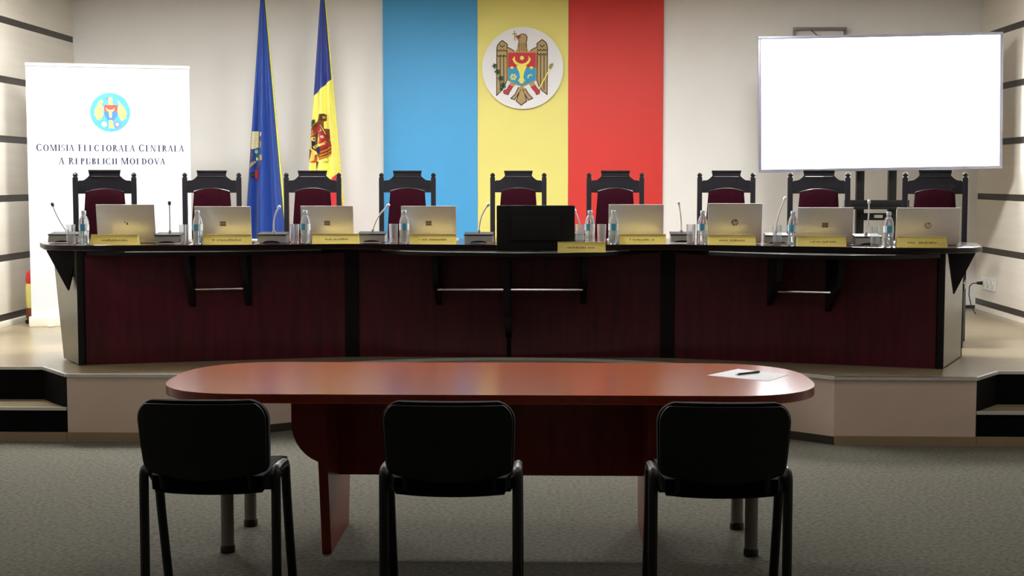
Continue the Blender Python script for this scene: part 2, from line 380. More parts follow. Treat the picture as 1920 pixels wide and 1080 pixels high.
# ---------------------------------------------------------------- roll-up banner
def serif(ch):
    """polygons and advance of a serif capital, cap height 1"""
    T, t, s, h = .21, .085, .085, .06
    def rect(a, b, c, d_): return [(a, c), (b, c), (b, d_), (a, d_)]
    def stem(x, wd=T, top=True, bot=True, y1=1):
        o = [rect(x, x+wd, 0, y1)]
        if bot: o.append(rect(x-s, x+wd+s, 0, h))
        if top: o.append(rect(x-s, x+wd+s, y1-h, y1))
        return o
    def diag(xa, xb, wd, ya=0, yb=1): return [(xa, ya), (xa+wd, ya), (xb+wd, yb), (xb, yb)]
    def ring(cx_, cy_, rx, ry, a0, a1, tx=T, ty=t, n=16):
        A = arc(cx_, cy_, rx, ry, a0, a1, n); B = arc(cx_, cy_, rx-tx, ry-ty, a0, a1, n)
        return [[A[i], A[i+1], B[i+1], B[i]] for i in range(n)]
    if ch == ' ': return [], .36
    if ch == 'I': return stem(.1), .37
    if ch == 'L': return stem(.1, bot=False)+[rect(.02, .66, 0, h), [(.6, h), (.66, h), (.68, .27), (.65, .27)]], .72
    if ch == 'E': return stem(.1, top=False, bot=False)+[rect(.02, .62, 0, h), rect(.02, .6, 1-h, 1), rect(.25, .48, .5, .5+h), rect(.45, .49, .38, .66), [(.57, h), (.62, h), (.65, .26), (.61, .26)], [(.56, .76), (.59, .76), (.6, 1), (.55, 1)]], .7
    if ch == 'T': return stem(.29, top=False)+[rect(.02, .73, 1-h, 1), rect(.02, .06, .74, 1), rect(.69, .73, .74, 1)], .76
    if ch == 'M': return stem(.1, t)+stem(.82, T)+[diag(.46, .1, .17), diag(.46, .82, t+.02)], 1.13
    if ch == 'N': return stem(.1, t)+stem(.7, t, bot=False)+[diag(.6, .1, .17)], .88
    if ch in 'A\u0102':
        o = [diag(.03, .37, t), diag(.58, .33, .17), rect(.17, .6, .32, .32+h), rect(-.03, .2, 0, h), rect(.5, .84, 0, h)]
        if ch == '\u0102': o += ring(.42, 1.3, .17, .17, 195, 345, .05, .06, 8)
        return o, .83
    if ch == 'V': return [diag(.33, .06, .17), diag(.36, .68, t), rect(-.03, .3, 1-h, 1), rect(.56, .82, 1-h, 1)], .8
    if ch == 'O': return ring(.45, .5, .43, .52, 0, 360, n=28), .92
    if ch == 'C': return ring(.45, .5, .43, .52, 42, 322, n=24)+[rect(.74, .78, .68, .98), rect(.74, .78, .06, .3)], .88
    if ch == 'S': return ring(.31, .74, .25, .27, 25, 265, .13, .06)+ring(.31, .26, .27, .27, -155, 85, .13, .06)+[[(.12, .6), (.25, .5), (.52, .38), (.4, .52)], rect(.5, .54, .72, .97), rect(.05, .09, .04, .3)], .64
    if ch == 'P': return stem(.1)+ring(.3, .74, .32, .26, -90, 90)+[rect(.25, .32, 1-t, 1), rect(.25, .32, .48, .48+t)], .68
    if ch == 'R': return stem(.1)+ring(.3, .74, .32, .26, -90, 90)+[rect(.25, .32, 1-t, 1), rect(.25, .32, .48, .48+t), diag(.62, .3, .17, 0, .5), rect(.6, .85, 0, h)], .84
    if ch == 'B': return stem(.1)+ring(.3, .76, .3, .24, -90, 90)+ring(.3, .26, .36, .27, -90, 90)+[rect(.25, .32, 1-t, 1), rect(.25, .32, .49, .53), rect(.25, .32, 0, h)], .72
    if ch == 'D': return stem(.1)+ring(.35, .5, .45, .5, -90, 90)+[rect(.25, .36, 1-t, 1), rect(.25, .36, 0, t)], .86
    if ch == 'U': return stem(.1, T, bot=False)+stem(.66, t, bot=False)+ring(.405, .32, .31, .33, 180, 360, .1, .07), .82
    return [], .4
def serif_line(text, x0, x1, z, hgt, y, parent, name):
    gl = []; adv = 0; initial = True
    for ch in text:
        k = 1.08 if initial and ch != ' ' else 1.0
        ps, a = serif(ch); gl.append((adv, k, ps)); adv += a*k+.1; initial = ch == ' '
    sx = (x1-x0)/adv; mb = MB()
    y0_ = 0
    for (off, k, ps), ch in zip(gl, text):
        if ch == ' ': mb.build(name, 'bannertext', parent, fix=False); mb = MB()
        for p in ps:
            y0_ += 1
            mb.poly([(x0+(off+u*k)*sx, z+v*k*hgt) for u, v in p], 0, lambda u, v, L=y-.00002*(y0_ % 5): (u, L, v))
    return mb.build(name, 'bannertext', parent, fix=False)

bl, br_ = Vector((-4.205, 11.70)), Vector((-2.995, 12.12)); dv = br_-bl; BW = dv.length
bn = thing('rollup_banner', 'white roll-up banner with blue round emblem and dark serif lettering', 'banner', ((bl.x+br_.x)/2, (bl.y+br_.y)/2, P), math.atan2(dv.y, dv.x))
hw_ = BW/2
MB().box(-hw_-.02, hw_+.02, -.07, .07, 0, .075, bevel=.012).build('base', 'conduit', bn)
MB().box(-hw_, hw_, -.004, .004, .07, 2.1).build('sheet', 'banner', bn)
MB().box(-hw_-.005, hw_+.005, -.014, .014, 2.09, 2.115, bevel=.004).build('top_rail', 'white', bn)
MB().tube([(0, .03, .06), (0, .03, 2.1)], .012, 8).build('pole', 'alu', bn)
for s_ in (-1, 1): MB().box(s_*(hw_-.15)-.03, s_*(hw_-.15)+.03, -.16, .16, 0, .012, bevel=.004).build('foot', 'alu', bn)
def bpos(px):   # photo column on the sheet -> local x
    return (px-200.5)/300.0*BW
serif_line('COMISIA ELECTORAL\u0102 CENTRAL\u0102', bpos(66), bpos(340), 1.412, .052, -.0045, bn, 'lettering')
serif_line('A REPUBLICII MOLDOVA', bpos(106), bpos(304), 1.306, .05, -.0045, bn, 'lettering')
be = MB(); BC = (677, 540); bs = .158/375; ms = ['skyblue', 'byellow', 'bred', 'bblue', 'mauve', 'white']
wl_ = [(520,300),(552,330),(510,400),(552,450),(545,590),(520,640),(490,690),(462,680),(430,690),(415,640),(392,610),(385,570),(392,500),(440,400),(480,325)]
wr_ = [(815,310),(850,330),(880,380),(940,450),(975,520),(985,570),(960,610),(975,660),(935,665),(905,705),(870,680),(835,600),(815,500),(850,400)]
bp = [(0, circ(677, 540, 375, 56)), (1, wl_), (1, wr_), (1, [(650,262),(690,248),(725,275),(720,330),(725,400),(650,400)]), (4, [(585,258),(655,256),(652,290),(590,282)]),
      (2, [(565,398),(812,398),(812,520),(565,520)]), (3, [(565,520),(812,520),(805,600),(750,690),(688,715),(625,690),(570,600)]),
      (1, [(590,445),(615,478),(665,492),(705,492),(745,475),(765,445),(752,500),(710,525),(700,640),(660,640),(650,525),(604,500)]),
      (1, [(655,690),(712,690),(748,850),(690,835),(645,850)]), (5, circ(560, 772, 50, 16)), (4, circ(805, 772, 52, 16)), (5, circ(805, 772, 30, 12))]
for k, (mi, pts) in enumerate(bp):
    be.poly([((x-BC[0])*bs, -(y-BC[1])*bs) for x, y in pts], mi, lambda u, v, L=.0045+k*.0003: (bpos(202)+u, -L, 1.728+v))
be.build('printed_emblem', ms, bn, fix=False)

# rolled cloth standing behind the banner
rc = thing('rolled_flag', 'rolled red and yellow cloth standing behind the left edge of the white banner', 'flag', (-4.285, 11.93, P))
MB().lathe([(.05, .0), (.055, .01), (.05, .03)], 14).build('base', 'black', rc)
MB().lathe([(.03, .03), (.045, .05), (.045, .12), (.04, .13)], 12).build('cloth_band', 'brown', rc)
MB().lathe([(.04, .13), (.046, .18), (.046, .3), (.04, .33)], 12).build('cloth_band', 'yellow', rc)
MB().lathe([(.04, .33), (.044, .36), (.036, .42), (.012, .44)], 12).build('cloth_band', 'red', rc)

# ---------------------------------------------------------------- draped flags on poles
def flag_cloth_mat():
    m = bpy.data.materials.new('tricolor_satin'); m.use_nodes = True; nt = m.node_tree; b = nt.nodes['Principled BSDF']
    b.inputs['Roughness'].default_value = .5; b.inputs['Sheen Weight'].default_value = .2
    tc = nt.nodes.new('ShaderNodeTexCoord'); sp = nt.nodes.new('ShaderNodeSeparateXYZ'); nt.links.new(tc.outputs['Object'], sp.inputs[0])
    mu = nt.nodes.new('ShaderNodeMath'); mu.operation = 'MULTIPLY_ADD'; mu.inputs[1].default_value = -.93
    nt.links.new(sp.outputs[0], mu.inputs[0]); nt.links.new(sp.outputs[2], mu.inputs[2])
    cols = [(24, 48, 132), (238, 230, 110), (206, 44, 52)]; prev = None
    for k, (th_, c) in enumerate(((None, cols[2]), (1.12, cols[1]), (1.995, cols[0]))):
        if th_ is None:
            rgb = nt.nodes.new('ShaderNodeRGB'); rgb.outputs[0].default_value = (*lin(c), 1); prev = rgb.outputs[0]; continue
        gt = nt.nodes.new('ShaderNodeMath'); gt.operation = 'GREATER_THAN'; gt.inputs[1].default_value = th_; nt.links.new(mu.outputs[0], gt.inputs[0])
        mx = nt.nodes.new('ShaderNodeMix'); mx.data_type = 'RGBA'; nt.links.new(gt.outputs[0], mx.inputs[0])
        nt.links.new(prev, mx.inputs[6]); mx.inputs[7].default_value = (*lin(c), 1); prev = mx.outputs[2]
    nt.links.new(prev, b.inputs['Base Color']); return m
M['tricolor'] = flag_cloth_mat()
def make_flag(name, label, x, y, m, ph, emblem, cxp):
    t = thing(name, label, 'flag', (x, y, P))
    hwz = lambda z: .016+max(0, 2.83-z)*.079            # z above the podium
    def yf(u, z):
        w_ = hwz(z); q = max(-1, min(1, u/w_))
        return -.5*w_*math.sqrt(max(0, 1-q*q))-.34*w_*math.cos(7.5*q+ph)*(1-q**4)*(.35+.65*min(1, w_/.1))
    mb = MB(); nz, nn = 44, 48; rows = []
    for j in range(nz+1):
        z = .62+(2.83-.62)*j/nz; w_ = hwz(z); rg = []
        for k in range(nn):
            a = 2*math.pi*k/nn; u = w_*math.cos(a)
            yy = yf(u, z) if math.sin(a) < 0 else .5*w_*math.sin(a)
            rg.append(mb.bm.verts.new((u, yy, z+(.02*math.sin(3*a) if j == 0 else 0))))
        rows.append(rg)
    for j in range(nz):
        for k in range(nn):
            f = mb.bm.faces.new((rows[j][k], rows[j][(k+1) % nn], rows[j+1][(k+1) % nn], rows[j+1][k])); f.smooth = True
    mb.bm.faces.new(rows[0]); mb.bm.faces.new(rows[-1])
    mb.build('cloth', m, t, auto=80)
    fr = MB(); pts = [(hwz(z)+.004, -.012, z) for z in [.62+2.21*j/20 for j in range(21)]]
    fr.tube(pts, [.011-.006*j/20 for j in range(21)], 6); fr.build('fringe', 'fringe', t)
    MB().tube([(0, .012, .04), (0, .012, 2.86)], .012, 10).build('pole', 'pole', t)
    MB().lathe([(.004, 2.85), (.02, 2.865), (.012, 2.88), (.018, 2.9), (.003, 2.94)], 12, (0, .012)).build('finial', 'fringe', t)
    MB().lathe([(.16, 0), (.16, .02), (.05, .045), (.03, .06)], 24, (0, .012)).build('base', 'pole', t)
    eb = MB(); ms = []
    for k, (mm, pts) in enumerate(emblem):
        if mm not in ms: ms.append(mm)
        def place(u, v, L=.004+k*.0006):
            w_ = hwz(v); u = max(-.985*w_, min(.985*w_, u)); return (u, yf(u, v)-L, v)
        eb.poly([((460+zx/7.715-cxp)/212., 1.6-P+(335-(200+zy/7.715))/212.) for zx, zy in pts], ms.index(mm), place, cuts=3)
    eb.build('embroidered_emblem', ms, t, fix=False)
    return t
e1 = [('cream', [(70,360),(215,360),(215,580),(150,612),(62,622)]), ('dbrown', [(215,375),(240,385),(240,560),(215,575)]), ('tan', [(244,480),(270,520),(262,600),(236,590)]),
      ('teal', [(150,622),(220,588),(242,680),(205,785),(160,750)]), ('cream', circ(175, 652, 26, 10)), ('cream', circ(188, 758, 26, 10)), ('tan', [(216,705),(250,690),(278,705),(275,770),(226,792)]),
      ('tan', [(66,905),(80,830),(150,780),(175,800)]), ('eolive', [(225,790),(250,790),(240,860),(218,860)]), ('ered', [(150,915),(212,890),(210,1042),(150,1042)]), ('navy', [(92,955),(150,942),(155,1030),(98,1032)]), ('egreen', circ(132, 985, 24, 10)),
      ('brown', [(92,680),(132,680),(132,735),(98,735)]), ('cream', [(245,380),(275,375),(262,440),(245,430)])]
e2 = [('brown', [(1090,115),(1150,105),(1188,125),(1185,205),(1150,222),(1150,320),(1240,330),(1250,480),(1268,560),(1268,690),(1095,775),(1070,680),(930,580),(930,420),(950,330),(1010,255),(1060,210)]),
      ('dbrown', [(1095,112),(1185,118),(1185,205),(1150,212),(1085,195)]), ('orange', circ(1155, 160, 22, 10)), ('ered', [(960,400),(1100,262),(1115,345),(1000,398)]), ('orange', [(945,415),(1030,372),(1050,385),(965,440)]),
      ('navy', [(965,440),(1060,378),(1072,480),(1110,560),(1110,660),(1065,682),(972,590)]), ('ered', [(1075,392),(1110,352),(1180,420),(1225,560),(1112,622),(1110,560),(1080,480)]),
      ('eyel', [(985,575),(1055,540),(1110,542),(1188,490),(1178,540),(1115,572),(1062,590),(1000,615)]), ('eyel', [(1075,400),(1085,395),(1098,480),(1085,540),(1060,540)]), ('eyel', circ(1000, 470, 34, 10)), ('navy', circ(1000, 470, 12, 8)), ('cream', circ(1130, 440, 22, 10)),
      ('orange', [(1112,650),(1255,575),(1262,600),(1112,675)]), ('orange', [(1100,700),(1265,625),(1266,645),(1100,728)]), ('orange', [(1095,740),(1262,672),(1264,688),(1100,765)]),
      ('ered', [(1010,700),(1065,685),(1030,805),(935,805),(1000,780)]), ('orange', [(1040,690),(1065,690),(1050,780),(1032,790)]), ('brown', [(1040,795),(1090,800),(1030,905)]), ('brown', [(928,585),(972,640),(930,790)]), ('cream', [(1105,262),(1118,275),(1180,400),(1168,405)]),
      ('egreen', [(975,200),(1015,190),(1020,235),(975,290),(950,312),(935,285),(960,240)]), ('cream', [(1130,790),(1245,770),(1190,800)])]
make_flag('blue_flag', 'furled deep blue flag with gold fringe hanging beside the banner', -2.55, 13.0, 'flagblue', .6, e1, 496.5)
make_flag('tricolor_flag', 'furled blue, yellow and red flag with eagle crest near the blue board', -2.02, 13.0, 'tricolor', 1.4, e2, 607.5)

# ---------------------------------------------------------------- big lit screen on its stand, bracket, socket
ds = thing('display_stand', 'dark metal trolley stand holding up the large white screen', 'stand', (2.74, 12.52, P))
for x in (-.135, .135):
    MB().box(x-.033, x+.033, -.03, .03, .06, 2.2, bevel=.006).build('post', 'black', ds)
MB().box(-.27, .27, -.2, .06, .935, .955, bevel=.004).build('shelf', 'black', ds)
MB().box(-.27, .27, -.06, -.03, .955, 1.01, bevel=.004).build('shelf_lip', 'black', ds)
MB().box(-.14, .14, -.045, -.03, .84, .9, bevel=.003).build('crossbar', 'black', ds)
MB().box(-.02, .05, -.05, -.045, .86, .885).build('sticker', 'paper', ds)
MB().box(-.5, .5, -.05, -.03, 1.65, 1.72, bevel=.004).build('mount_rail', 'black', ds)
for x in (-.45, .45):
    f = MB().box(x-.035, x+.035, -.4, .35, .03, .08, bevel=.01).build('foot', 'black', ds)
    for y in (-.36, .31): MB().lathe([(.006, 0), (.03, .004), (.03, .03)], 10, (x, y)).build('castor', 'black', f)
MB().box(-.46, .46, -.04, .04, .04, .085, bevel=.005).build('base_bar', 'black', ds)
tv = thing('large_screen', 'huge glowing white flat screen in thin grey frame near the right wall', 'screen', (2.735, 12.4, 2.232)); tv.rotation_euler = (0, R(-.95), R(-.5))
TW, TH = 1.01, .565
fr = MB()
for a in ((-TW, TW, TH-.024, TH), (-TW, TW, -TH, -TH+.026), (-TW, -TW+.024, -TH+.026, TH-.024), (TW-.024, TW, -TH+.026, TH-.024)):
    fr.box(a[0], a[1], -.012, .03, a[2], a[3], bevel=.002)
fr.build('frame', 'tv', tv)
MB().box(-TW+.024, TW-.024, -.004, .004, -TH+.026, TH-.024).build('screen_panel', 'screen', tv)
MB().box(-TW+.03, TW-.03, .006, .055, -TH+.03, TH-.03, bevel=.01).build('back_cover', 'dkgrey', tv)
wb = thing('wall_bracket', 'small empty grey metal bracket on the wall above the screen', 'bracket', (2.43, YB, 2.915))
for a in ((-.24, .24, .03, .055), (-.24, -.22, -.1, .03), (.22, .24, -.1, .03)): MB().box(a[0], a[1], -.05, -.001, a[2], a[3], bevel=.002).build('bar', 'tubegrey', wb)
MB().tube([(-.08, -.03, .03), (-.02, -.03, -.02), (.16, -.03, -.03)], .006, 8).build('arm', 'tubegrey', wb)
ws = thing('wall_socket', 'white triple power socket low on the striped right wall', 'socket', (XR, 13.12, .665))
MB().box(-.014, -.001, -.21, .21, -.055, .055, bevel=.004).build('plate', 'white', ws)
for y in (-.13, 0, .13):
    MB().tube([(-.014, y, 0), (-.022, y, 0)], .036, 18).build('outlet', 'conduit', ws)
pc = thing('power_cable', 'thin dark cable plugged into the white wall socket', 'cable', (XR-.024, 13.25, .665))
MB().tube([(-.002, 0, 0), (-.05, 0, 0)], [.018, .012], 10).build('plug', 'black', pc)
MB().tube([(-.05, 0, 0), (-.09, 0, -.004), (-.12, -.02, -.03), (-.14, -.08, -.1), (-.15, -.2, -.2), (-.14, -.3, -.249)], .005, 6).build('cord', 'dkgrey', pc)

# ---------------------------------------------------------------- long presidium desk
FE = [(-3.3,9.42),(-3.24,9.30),(-3.12,9.22),(-2.66,9.2),(-1.9,9.3),(-1.33,9.45),(-.85,9.37),(-.285,9.33),(.3,9.36),(.76,9.42),(1.4,9.22),(1.98,9.02),(2.4,8.98),(2.58,9.05),(2.68,9.2)]
WT = 1.18
dk = thing('presidium_desk', 'long dark mahogany desk with black trim standing on the podium', 'desk', (0, 0, 0))
back = [(2.78,9.65),(2.72,9.85),(2.5,9.95),(.95,10.35),(-1.5,10.35),(-3.1,10.05),(-3.34,9.9),(-3.4,9.65)]
MB().prism(FE+back, 'z', WT-.036, WT, 0, side=1, bevel=.005).build('worktop', ['desktop', 'deskblk'], dk)
B0, B1, B2, B3 = (-3.0, 9.24), (-1.335, 9.74), (.77, 9.74), (2.43, 9.2)
def lerp(a, b, t_): return (a[0]+(b[0]-a[0])*t_, a[1]+(b[1]-a[1])*t_)
def slab(a, b, th_, z0, z1, name, m, bevel=.003):
    d_ = (Vector(b)-Vector(a)).normalized(); n_ = Vector((-d_.y, d_.x))*th_
    return MB().prism([a, b, tuple(Vector(b)+n_), tuple(Vector(a)+n_)], 'z', z0, z1, bevel=bevel).build(name, m, dk)
slab(lerp(B0, B1, .015), lerp(B0, B1, .985), .022, P, WT-.04, 'front_panel', 'deskred')
slab((B1[0]+.035, 9.74), (-.3, 9.74), .022, P, WT-.04, 'front_panel', 'deskred')
slab((-.27, 9.74), (B2[0]-.035, 9.74), .022, P, WT-.04, 'front_panel', 'deskred')
slab(lerp(B2, B3, .015), lerp(B2, B3, .985), .022, P, WT-.04, 'front_panel', 'deskred')
for q in (B1, B2): MB().box(q[0]-.045, q[0]+.045, q[1]-.02, q[1]+.05, P, WT-.04, bevel=.004).build('post', 'deskblk', dk)
for q, s_ in ((B0, -1), (B3, 1)): MB().box(q[0]-.022, q[0]+.022, q[1]-.01, q[1]+.04, P, WT-.04, bevel=.004).build('corner_post', 'deskblk', dk)
MB().box(-.325, -.245, 9.764, 9.785, P, WT-.04).build('panel_backing', 'deskblk', dk)
# bulging ledges under the worktop
SH = [[(-2.98,9.25),(-2.69,9.17),(-2.14,9.25),(-1.75,9.38),(-1.5,9.5),(-1.42,9.66)], [(-1.22,9.66),(-1.1,9.48),(-.85,9.3),(-.62,9.21),(-.285,9.13),(.084,9.16),(.3,9.26),(.5,9.46),(.62,9.66)], [(.88,9.62),(1.0,9.34),(1.36,9.06),(1.6,8.94),(1.81,8.89),(2.08,8.93),(2.4,9.12)]]
for s_, (a, b) in zip(SH, ((B0, B1), (B1, B2), (B2, B3))):
    d_ = (Vector(b)-Vector(a)).normalized(); n_ = Vector((-d_.y, d_.x))
    p1 = tuple(Vector(lerp(a, b, .03))-n_*.003); p2 = tuple(Vector(lerp(a, b, .97))-n_*.003)
    lg = MB().prism([p1]+s_+[p2], 'z', 1.112, 1.14, bevel=.003).build('ledge', 'deskblk', dk)
    tr = MB(); q = s_[1:-1]; tr.tube([(x, y-.003, 1.1385) for x, y in q], .0022, 6); tr.build('edge_highlight', 'alu', lg)  # thin bright line modelled in for the highlight on the glossy black edge
# fins and chrome rods
def fin(x, yfront, yback, zb, name='fin'):
    return MB().prism([(yfront+.06, 1.112), (yback, 1.112), (yback, zb-.02), (yback-.03, zb), (yfront+.12, zb+.16), (yfront+.06, zb+.28)], 'x', x-.02, x+.02, bevel=.003).build(name, 'deskblk', dk)
def pan(x):
    pts = [B0, B1, B2, B3]
    for a, b in zip(pts, pts[1:]):
        if a[0] <= x <= b[0]: return lerp(a, b, (x-a[0])/(b[0]-a[0]))[1]
fins = [(-2.33, 9.22, .79), (-1.985, 9.32, .79), (-.75, 9.27, .78), (-.285, 9.15, .56), (.21, 9.22, .79), (1.415, 9.06, .8), (1.77, 8.92, .77)]
for x, yf_, zb in fins: fin(x, yf_, pan(x)-.002, zb)
for (xa, ya), (xb, yb) in (((-2.31, 9.42), (-2.0, 9.5)), ((-.74, 9.45), (-.305, 9.45)), ((-.265, 9.45), (.2, 9.45)), ((1.43, 9.36), (1.755, 9.25))):
    MB().tube([(xa, ya, .885), (xb, yb, .885)], .008, 10).build('rod', 'chrome', dk)
# tapered metallic ends and their black brackets
def endp(q, s_, back_b, back_t):
    mb = MB(); c = [(q[0]+s_*.022, q[1], P+.008), (back_b[0], back_b[1], P+.008), (back_t[0], back_t[1], 1.142), (q[0]+s_*.022, q[1], 1.142)]
    A = [mb.bm.verts.new(v) for v in c]; Bv = [mb.bm.verts.new((v[0]-s_*.03, v[1]+.03, v[2])) for v in c]
    mb.bm.faces.new(A); mb.bm.faces.new(Bv[::-1])
    for i in range(4): mb.bm.faces.new((A[i], A[(i+1) % 4], Bv[(i+1) % 4], Bv[i]))
    mb.build('end_panel', 'olive', dk)
endp(B0, -1, (-3.2236, 9.552), (-3.3496, 9.747)); endp(B3, 1, (2.735, 9.83), (2.7492, 9.8615))
MB().prism([(-3.235, 1.143), (-3.03, 1.143), (-3.1, .885)], 'y', 9.29, 9.325, bevel=.003).build('end_bracket', 'deskblk', dk)
MB().prism([(2.475, 1.143), (2.645, 1.143), (2.515, .88)], 'y', 9.21, 9.245, bevel=.003).build('end_bracket', 'deskblk', dk)
MB().box(2.725, 2.755, 9.88, 9.92, P, 1.143).build('rear_post', 'deskblk', dk)
MB().box(-3.2, -3.17, 9.6, 9.64, P, 1.143).build('rear_post', 'deskblk', dk)

# ---------------------------------------------------------------- high-backed carved chairs behind the desk
def make_throne(loc, label):
    t = thing('carved_armchair', label, 'chair', loc, group='high-backed chairs behind the desk')
    for s_ in (-1, 1):
        x = s_*.2125
        po = MB(); po.box(x-.02, x+.02, .2, .24, 0, 1.195, bevel=.004); po.build('rear_post', 'throne', t)
        MB().lathe([(.02, 1.195), (.021, 1.2), (.014, 1.205), (.019, 1.213), (.02, 1.222), (.012, 1.232), (.004, 1.237)], 12, (x, .22)).build('finial', 'throne', t)
        MB().tube([(x, -.24, 0), (x, -.24, .2), (x, -.24, .43)], [.018, .026, .024], 10).build('front_leg', 'throne', t)
        MB().box(x-.012, x+.012, -.22, .2, .16, .19, bevel=.003).build('stretcher', 'throne', t)
    o = [(-.195, 1.077), (-.195, 1.165), (-.185, 1.178), (-.165, 1.172), (-.148, 1.176), (-.128, 1.19), (-.112, 1.212), (-.106, 1.224), (-.115, 1.23), (-.115, 1.25)]
    top = o+[(-x, z) for x, z in o[::-1]]
    low = [(.14, 1.077), (.135, 1.084), (.07, 1.102), (0, 1.108), (-.07, 1.102), (-.135, 1.084), (-.14, 1.077)]
    MB().prism((top+low)[::-1], 'y', .203, .237, bevel=.004).build('crest_rail', 'throne', t)
    MB().tube([(x, .199, 1.1135-.025*(abs(x)/.14)**2) for x in [-.14+.28*k/14 for k in range(15)]], .0035, 6).build('moulding', 'throne', t)
    MB().tube([(-.1, .2, 1.205), (.1, .2, 1.205)], .003, 6).build('moulding', 'throne', t)
    MB().box(-.118, .118, .196, .244, 1.243, 1.256, bevel=.003).build('crest_cap', 'throne', t)
    MB().box(-.195, .195, .205, .235, .5, .57, bevel=.004).build('lower_rail', 'throne', t)
    hwf = lambda v: .143+.02*min(1, max(0, (1.1-v)/.3))
    MB().pillow(hwf, .54, 1.118, .075, lambda u, v, t_: (u, .214+t_, v-.035*(u/.15)**2*max(0, (v-.9)/.2)), 16, 16, 6, base=.45).build('back_cushion', 'velvet', t)
    MB().box(-.235, .235, -.265, .2, .4, .455, bevel=.006).build('seat_frame', 'throne', t)
    MB().pillow(lambda v: .225, -.26, .19, .09, lambda u, v, t_: (u, v, .47+t_), 14, 14, 6, base=.4).build('seat_cushion', 'velvet', t)
    return t
CH = [(-3.363, 10.974, 'in front of the white banner, leftmost'), (-2.717, 11.682, 'between banner and blue flag'), (-1.944, 11.901, 'in front of the tricolour cloth flag'), (-1.183, 12.014, 'in front of the blue wall board'),
      (-.277, 12.129, 'in front of the yellow wall board'), (.512, 11.901, 'in front of the red wall board'), (1.405, 11.901, 'just left of the big screen, before bare wall'), (2.016, 11.167, 'under the left half of the big screen'), (2.813, 10.879, 'under the right half of the big screen')]
th0 = None; ROT = [13, 8, 4, 2, 0, -2, -4, -12, -17]
for x, y, wv in CH:
    lb = 'black carved high-backed chair with burgundy pad '+wv
    a = R(ROT[CH.index((x, y, wv))]); lc = (x+.22*math.sin(a), y-.22*math.cos(a), P)
    if th0 is None: th0 = make_throne(lc, lb); th0.rotation_euler = (0, 0, a)
    else: dup(th0, lc, lb, a)

# ---------------------------------------------------------------- things on the long desk
def make_laptop(loc, label, W_, top, logo, rz=0):
    t = thing('laptop', label, 'laptop', loc, rz, group='silver laptops on the long desk'); Hh = (top-.014)/math.cos(R(8))
    MB().box(-W_/2, W_/2, 0, .245, .002, .017, bevel=.004).build('base', 'silver', t)
    MB().box(-W_/2+.02, W_/2-.02, .03, .14, .017, .0185).build('keyboard', 'dkgrey', t)
    ld = MB(); ld.box(-W_/2, W_/2, -.004, .004, 0, Hh, bevel=.003); rm = Matrix.Translation((0, -.004, .014)) @ Matrix.Rotation(R(8), 4, 'X')
    ld.bm.transform(rm); l = ld.build('lid', 'silver', t)
    sc = MB(); sc.box(-W_/2+.01, W_/2-.01, .004, .005, .015, Hh-.01); sc.bm.transform(rm); sc.build('display', 'black', l)
    z = Hh*.5
    def flat(polys, mi_names, nm):
        mb = MB(); ms = []
        for k, (mm, pts) in enumerate(polys):
            if mm not in ms: ms.append(mm)
            mb.poly(pts, ms.index(mm), lambda u, v, L=.0045+k*.0003: (u, -L, v))
        mb.bm.transform(rm); mb.build(nm, ms, l, fix=False)
    if logo in ('hp', 'hpsoft'):
        c = 'logo' if logo == 'hp' else 'logosoft'; r = .0215
        sk = lambda x, y: (x+y*.32, z+y)
        P_ = [(c, [(a, z+b) for a, b in circ(0, 0, r, 28)])]
        for a, b, c0, d0 in ((-.011, -.007, -.011, .02), (-.007, -.003, .004, .008), (-.004, 0, -.011, .007), (.004, .008, -.02, .008), (.008, .012, .004, .008), (.011, .015, -.011, .007), (.008, .012, -.011, -.007)):
            P_.append(('silver', [sk(a, c0), sk(b, c0), sk(b, d0), sk(a, d0)]))
        flat(P_, None, 'logo')
    elif logo == 'square': flat([('logosoft', [(-.02, z-.016), (.02, z-.016), (.02, z+.016), (-.02, z+.016)])]+[('logo', [(x, z+y), (x+.008, z+y), (x+.008, z+y+.008), (x, z+y+.008)]) for x in (-.015, -.003, .008) for y in (-.012, .004)], None, 'logo')
    elif logo == 'dot': flat([('logo', [(.003, z-.012), (.016, z-.012), (.013, z+.004), (.005, z+.002)]), ('logosoft', [(-.012, z), (-.002, z), (0, z+.012), (-.008, z+.012)])], None, 'logo')
    else: flat([('logolight', [(-.026, z-.004), (.026, z-.004), (.026, z), (-.026, z)])]+[('logolight', [(x, z), (x+.006, z), (x+.006, z+.004), (x, z+.004)]) for x in (-.022, -.01, .004, .016)], None, 'logo')
    return t
LP = [(-2.771, 9.50, .382, .253, 'dot', 'at the far left end, before the leftmost chair'), (-2.147, 9.55, .370, .240, 'square', 'in front of the chair between banner and blue flag'), (-1.4855, 9.69, .348, .241, 'square', 'in front of the tricolour cloth flag'),
      (-.8115, 9.67, .363, .241, 'square', 'in front of the blue wall board'), (.5515, 9.68, .359, .252, 'line', 'in front of the red wall board'), (1.1845, 9.57, .350, .261, 'hp', 'with a dark round logo, left of the big screen'),
      (1.734, 9.39, .352, .239, 'square', 'under the left half of the big screen'), (2.369, 9.34, .398, .238, 'hpsoft', 'with faint round logo at the far right end')]
for x, y, w_, tp, lg, wv in LP: make_laptop((x, y, WT), 'open silver laptop seen from behind '+wv, w_, tp, lg)
mo = thing('monitor', 'black flat monitor seen from behind at the middle of the long desk', 'monitor', (-.102, 9.28, WT))
MB().box(-.247, .247, -.02, .005, -.036, .252, bevel=.006).build('casing', 'black', mo)
MB().box(-.16, .16, -.038, -.018, .03, .19, bevel=.012).build('rear_hump', 'black', mo)
MB().box(-.235, .235, .005, .007, -.02, .24).build('display', 'dkgrey', mo)
